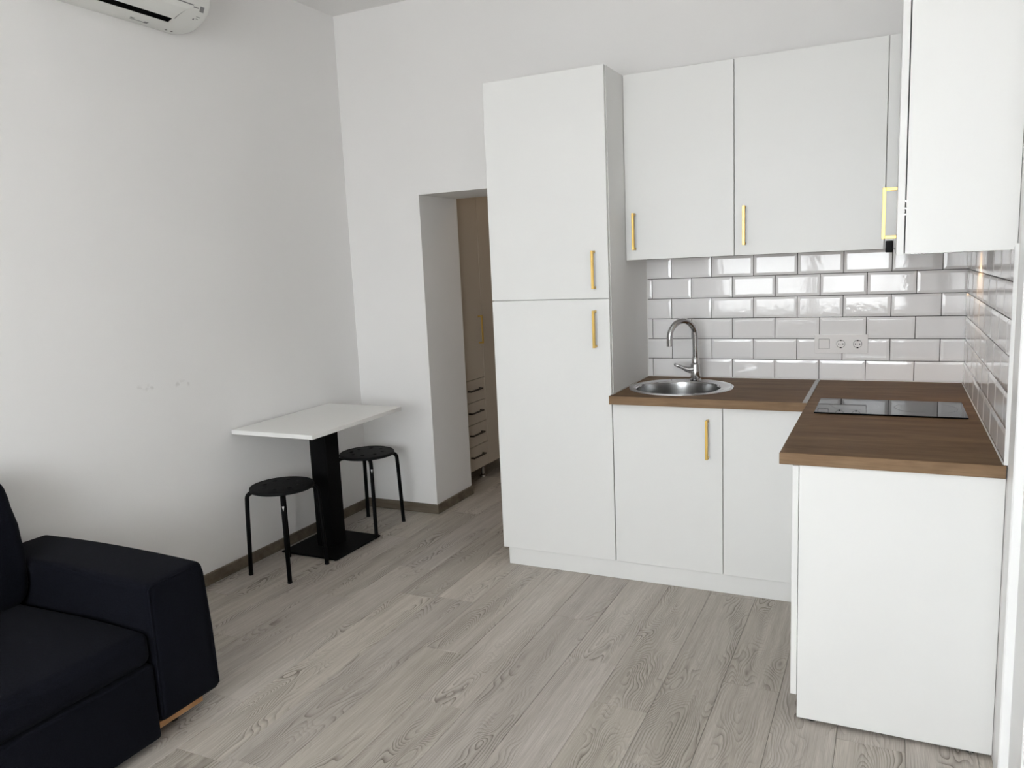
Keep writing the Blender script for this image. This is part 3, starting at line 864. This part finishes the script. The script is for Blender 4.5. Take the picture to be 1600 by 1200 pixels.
# ------------------------------------------------------------------ sofa
SX1 = -2.40
sf = thing('sofa', 'dark navy fabric sofa with broad block arms along the left wall', 'sofa', (-2.85, -3.1, 0))
def arm(y0, y1, outer):
    def shape(x, y, z_):
        t_ = (z_ - 0.07) / 0.48
        yo = y0 if outer < 0 else y1
        k = (y - (y0 + y1) / 2) / ((y1 - y0) / 2)         # -1..1
        if k * outer > 0: y += outer * 0.028 * (1 - t_) * abs(k) - outer * 0.0 
        z_ += (0.012 * (1 - (x - -2.85) ** 2 / 0.2)) * max(0, t_) ** 3
        if x > SX1 - 0.03: x += 0.012 * math.sin(max(0.0, min(1.0, t_)) * math.pi) * (1 - k * k * 0.6)
        return x, y, z_
    bm = soft_box((-3.235, y0, 0.068), (SX1, y1, 0.545), 0.026, 4, 8, shape)
    a = obj('armrest', bm, 'fabric', sf, True)
    # piped seam round the front face
    bm = bmesh.new()
    pa = []
    e0, e1 = (y0 + 0.008, y1 - 0.012) if outer > 0 else (y0 + 0.012, y1 - 0.008)
    for yy, zz in ((e0, 0.09), (e0, 0.30), (e0, 0.50)): pa.append((SX1 - 0.004, yy, zz))
    for i in range(1, 5): pa.append((SX1 - 0.004, e0 + 0.02 * (1 - math.cos(i / 4 * math.pi / 2)), 0.516 + 0.018 * math.sin(i / 4 * math.pi / 2)))
    for i in range(1, 6): pa.append((SX1 - 0.004, e0 + 0.02 + (e1 - e0 - 0.05) * i / 5, 0.536))
    for i in range(1, 6): pa.append((SX1 - 0.004, e1 - 0.03 + 0.03 * math.sin(i / 5 * math.pi / 2), 0.506 + 0.03 * math.cos(i / 5 * math.pi / 2)))
    pa = [shape(*q) for q in pa + [(SX1 - 0.004, e1, 0.3), (SX1 - 0.004, e1, 0.09)]]
    tube(bm, pa, 0.0035, 8)
    obj('piping', bm, 'fabric', a, True)
    obj('wooden_runner', B((-3.1, SX1 - 0.022, y0 + 0.002, y1 - 0.045, 0.046, 0.069), bev=0.002), 'footwood', sf)
    for xx in (-3.05, -2.5):
        bm = bmesh.new(); lathe(bm, [(0, 0.0), (0.02, 0.0), (0.02, 0.046), (0, 0.046)], 16, (xx, (y0 + y1) / 2)); obj('foot', bm, 'blackplastic', sf, True)
    return a
arm(-2.378, -2.145, 1)
arm(-4.36, -4.127, -1)
SY0, SY1 = -4.122, -2.384
def base_shape(x, y, z_): return x, y, z_
obj('front_panel', soft_box((-3.18, SY0, 0.030), (SX1 + 0.004, SY1, 0.288), 0.012, 3, 3), 'fabric', sf, True)
def seat_shape(x, y, z_):
    u = (x + 2.80) / 0.4; v_ = (y - (SY0 + SY1) / 2) / ((SY1 - SY0) / 2)
    if z_ > 0.35: z_ += 0.022 * max(0, 1 - u ** 2) * (1 - abs(v_) ** 6) + 0.003 * math.sin(9 * x + 5 * y)
    return x, y, z_
obj('seat_cushion', soft_box((-3.18, SY0, 0.289), (SX1 + 0.006, SY1, 0.402), 0.034, 5, 14, seat_shape), 'fabric', sf, True)
def back_shape(x, y, z_):
    t_ = (z_ - 0.40) / 0.45
    f_ = (x + 3.25) / 0.27
    x -= f_ * (0.015 + 0.12 * max(0, t_ - 0.25) ** 1.6)
    x += f_ * 0.03 * math.sin(max(0, min(1, t_)) * math.pi)
    x += 0.004 * math.sin(60 * z_ + 14 * y) * f_ * math.exp(-((y - SY1) / 0.06) ** 2)     # gathered seam
    return x, y, z_
obj('back_cushion', soft_box((-3.245, SY0, 0.395), (-2.975, SY1 + 0.010, 0.855), 0.05, 5, 12, back_shape), 'fabric', sf, True)
obj('back_frame', soft_box((-3.29, SY0, 0.05), (-3.19, SY1, 0.80), 0.02, 3, 3), 'fabric', sf, True)

# ------------------------------------------------------------------ air conditioner
Y0A, Y1A = -2.00, -1.19
prof = [(0.0, 2.612), (0.03, 2.606), (0.064, 2.602), (0.118, 2.607), (0.156, 2.621), (0.19, 2.640), (0.217, 2.662), (0.233, 2.692), (0.2385, 2.724),
        (0.236, 2.78), (0.230, 2.84), (0.219, 2.875), (0.195, 2.892), (0.15, 2.896), (0.0, 2.896)]
ac = thing('air_conditioner', 'white wall-mounted air conditioner high on the left wall', 'air conditioner', (XL, (Y0A + Y1A) / 2, 2.75))
def prof_at(i):
    """point on the profile at fractional index"""
    k = int(math.floor(i)); k = max(0, min(len(prof) - 2, k)); f_ = i - k
    a, b = prof[k], prof[k + 1]
    return a[0] + (b[0] - a[0]) * f_, a[1] + (b[1] - a[1]) * f_
def prof_n(i):
    a, b = prof_at(max(0, i - 0.3)), prof_at(i + 0.3)
    d_, z_ = b[0] - a[0], b[1] - a[1]; l = math.hypot(d_, z_)
    return z_ / l, -d_ / l                  # outward normal (depth, z)
bm = bmesh.new()
NY = [Y0A, Y0A + 0.012, Y0A + 0.03, Y1A - 0.03, Y1A - 0.012, Y1A]
sc_ = [0.955, 0.985, 1.0, 1.0, 0.985, 0.955]
rings = []
for yy, k in zip(NY, sc_):
    rings.append([bm.verts.new((XL + 0.0008 + max(0, 0.1 + (d_ - 0.1) * k) * (1 if d_ > 0 else 0), yy, 2.75 + (z_ - 2.75) * k)) for d_, z_ in prof])
for a, b in zip(rings, rings[1:]):
    for k in range(len(prof) - 1): bm.faces.new((a[k], a[k + 1], b[k + 1], b[k]))
    bm.faces.new((a[-1], a[0], b[0], b[-1]))
bm.faces.new(rings[0]); bm.faces.new(rings[-1][::-1])
shell = obj('shell', bm, 'acwhite', ac, True)
def on_prof(name, i0, i1, ya, yb, mat, lift, thick, parent, steps=8, endcurve=0.0):
    """a slab following the rounded underside; lift above the shell"""
    bm = bmesh.new(); lo = []; hi = []
    for q in range(steps + 1):
        i = i0 + (i1 - i0) * q / steps
        d_, z_ = prof_at(i); nd, nz = prof_n(i)
        yb_ = yb + endcurve * (q / steps) ** 2
        for arr, h_ in ((lo, lift - thick), (hi, lift)):
            arr.append((bm.verts.new((XL + d_ + nd * h_, ya, z_ + nz * h_)), bm.verts.new((XL + d_ + nd * h_, yb_, z_ + nz * h_))))
    for q in range(steps):
        bm.faces.new((hi[q][0], hi[q][1], hi[q + 1][1], hi[q + 1][0])); bm.faces.new((lo[q][0], lo[q + 1][0], lo[q + 1][1], lo[q][1]))
        bm.faces.new((lo[q][0], lo[q][1], hi[q][1], hi[q][0]) if q == 0 else (hi[q][0], hi[q + 1][0], lo[q + 1][0], lo[q][0]))
        bm.faces.new((hi[q][1], lo[q][1], lo[q + 1][1], hi[q + 1][1]))
    bm.faces.new((lo[-1][0], hi[-1][0], hi[-1][1], lo[-1][1]))
    return obj(name, bm, mat, parent, True)
on_prof('outlet_slot', 3.35, 4.15, Y0A + 0.13, Y1A - 0.155, 'hole', 0.0012, 0.006, ac)
on_prof('outlet_lip', 3.22, 3.34, Y0A + 0.13, Y1A - 0.150, 'acwhite', 0.0030, 0.006, ac)
on_prof('flap_shadow_gap', 4.15, 6.70, Y0A + 0.120, Y1A - 0.142, 'acgrey', 0.0012, 0.004, ac, 14, 0.055)  # grey slab wider than the flap, paints the shade line round it
on_prof('flap', 4.15, 6.55, Y0A + 0.13, Y1A - 0.150, 'acwhite', 0.0045, 0.006, ac, 14, 0.055)
on_prof('panel_seam', 8.02, 8.16, Y0A + 0.03, Y1A - 0.014, 'acgrey', 0.0020, 0.005, ac)
on_prof('front_panel', 8.17, 10.6, Y0A + 0.002, Y1A - 0.006, 'acwhite', 0.0035, 0.006, ac)
on_prof('label_square', 6.05, 6.75, Y1A - 0.055, Y1A - 0.032, 'acgrey', 0.0010, 0.003, shell)
on_prof('label_text', 6.35, 6.50, Y1A - 0.090, Y1A - 0.062, 'acgrey', 0.0010, 0.003, shell)
on_prof('indicator', 4.75, 4.95, Y1A - 0.066, Y1A - 0.058, 'acgrey', 0.0010, 0.003, shell)
on_prof('indicator', 5.25, 5.32, Y1A - 0.056, Y1A - 0.034, 'acgrey', 0.0010, 0.003, shell)
on_prof('indicator', 4.95, 5.02, Y1A - 0.052, Y1A - 0.040, 'acgrey', 0.0010, 0.003, shell)
for yy in (-0.105, -0.075):
    on_prof('clip_hole', 1.6, 1.9, Y1A + yy, Y1A + yy + 0.006, 'hole', 0.0008, 0.003, shell)
mark = on_prof('brand_mark', 2.05, 2.12, Y1A - 0.30, Y1A - 0.215, 'acgrey', 0.0008, 0.003, shell)
on_prof('brand_mark', 2.22, 2.36, Y1A - 0.305, Y1A - 0.285, 'acgrey', 0.0008, 0.003, shell)
on_prof('brand_mark', 2.00, 2.28, Y1A - 0.232, Y1A - 0.212, 'acgrey', 0.0008, 0.003, shell)

# ------------------------------------------------------------------ wardrobe in the hall
WF = -2.830
YA_, YM_, YZ_ = JD + 0.03, 0.770, 1.40
wd = thing('wardrobe', 'beige wardrobe with four drawers and tall doors seen through the doorway', 'wardrobe', (-3.1, 0.9, 0))
obj('body', B((-3.42, WF - DT - 0.002, YA_, YZ_, 0.115, 2.45)), 'wardrobe', wd)
zz = [0.120, 0.287, 0.439, 0.590, 0.742]
for a, b in zip(zz, zz[1:]):
    dw = obj('drawer', B((WF - DT, WF, YA_ + 0.001, YM_ - 0.002, a + 0.0022, b - 0.0022), bev=0.001), 'wardrobe', wd)
    handle(dw, (WF, YM_ - 0.165, b - 0.068), 0.17, '+x', 'bronze', 'y', 0.03, 0.010)
d = obj('door', B((WF - DT, WF, YA_ + 0.001, YM_ - 0.002, 0.7435, 2.45), bev=0.001), 'wardrobe', wd)
handle(d, (WF, YM_ - 0.05, 1.073), 0.19, '+x', 'gold', 'z', 0.034, 0.010)
obj('door', B((WF - DT, WF, YM_ + 0.002, YZ_ - 0.001, 0.120, 2.45), bev=0.001), 'wardrobe', wd)
for xx, yy in ((-2.93, 0.86), (-2.93, 0.53), (-2.93, 1.3), (-3.35, 0.53), (-3.35, 1.3)):
    bm = bmesh.new(); lathe(bm, [(0, 0), (0.026, 0), (0.024, 0.012), (0.014, 0.016), (0.014, 0.10), (0.022, 0.115), (0, 0.115)], 18, (xx, yy)); obj('leg', bm, 'chrome', wd, True)
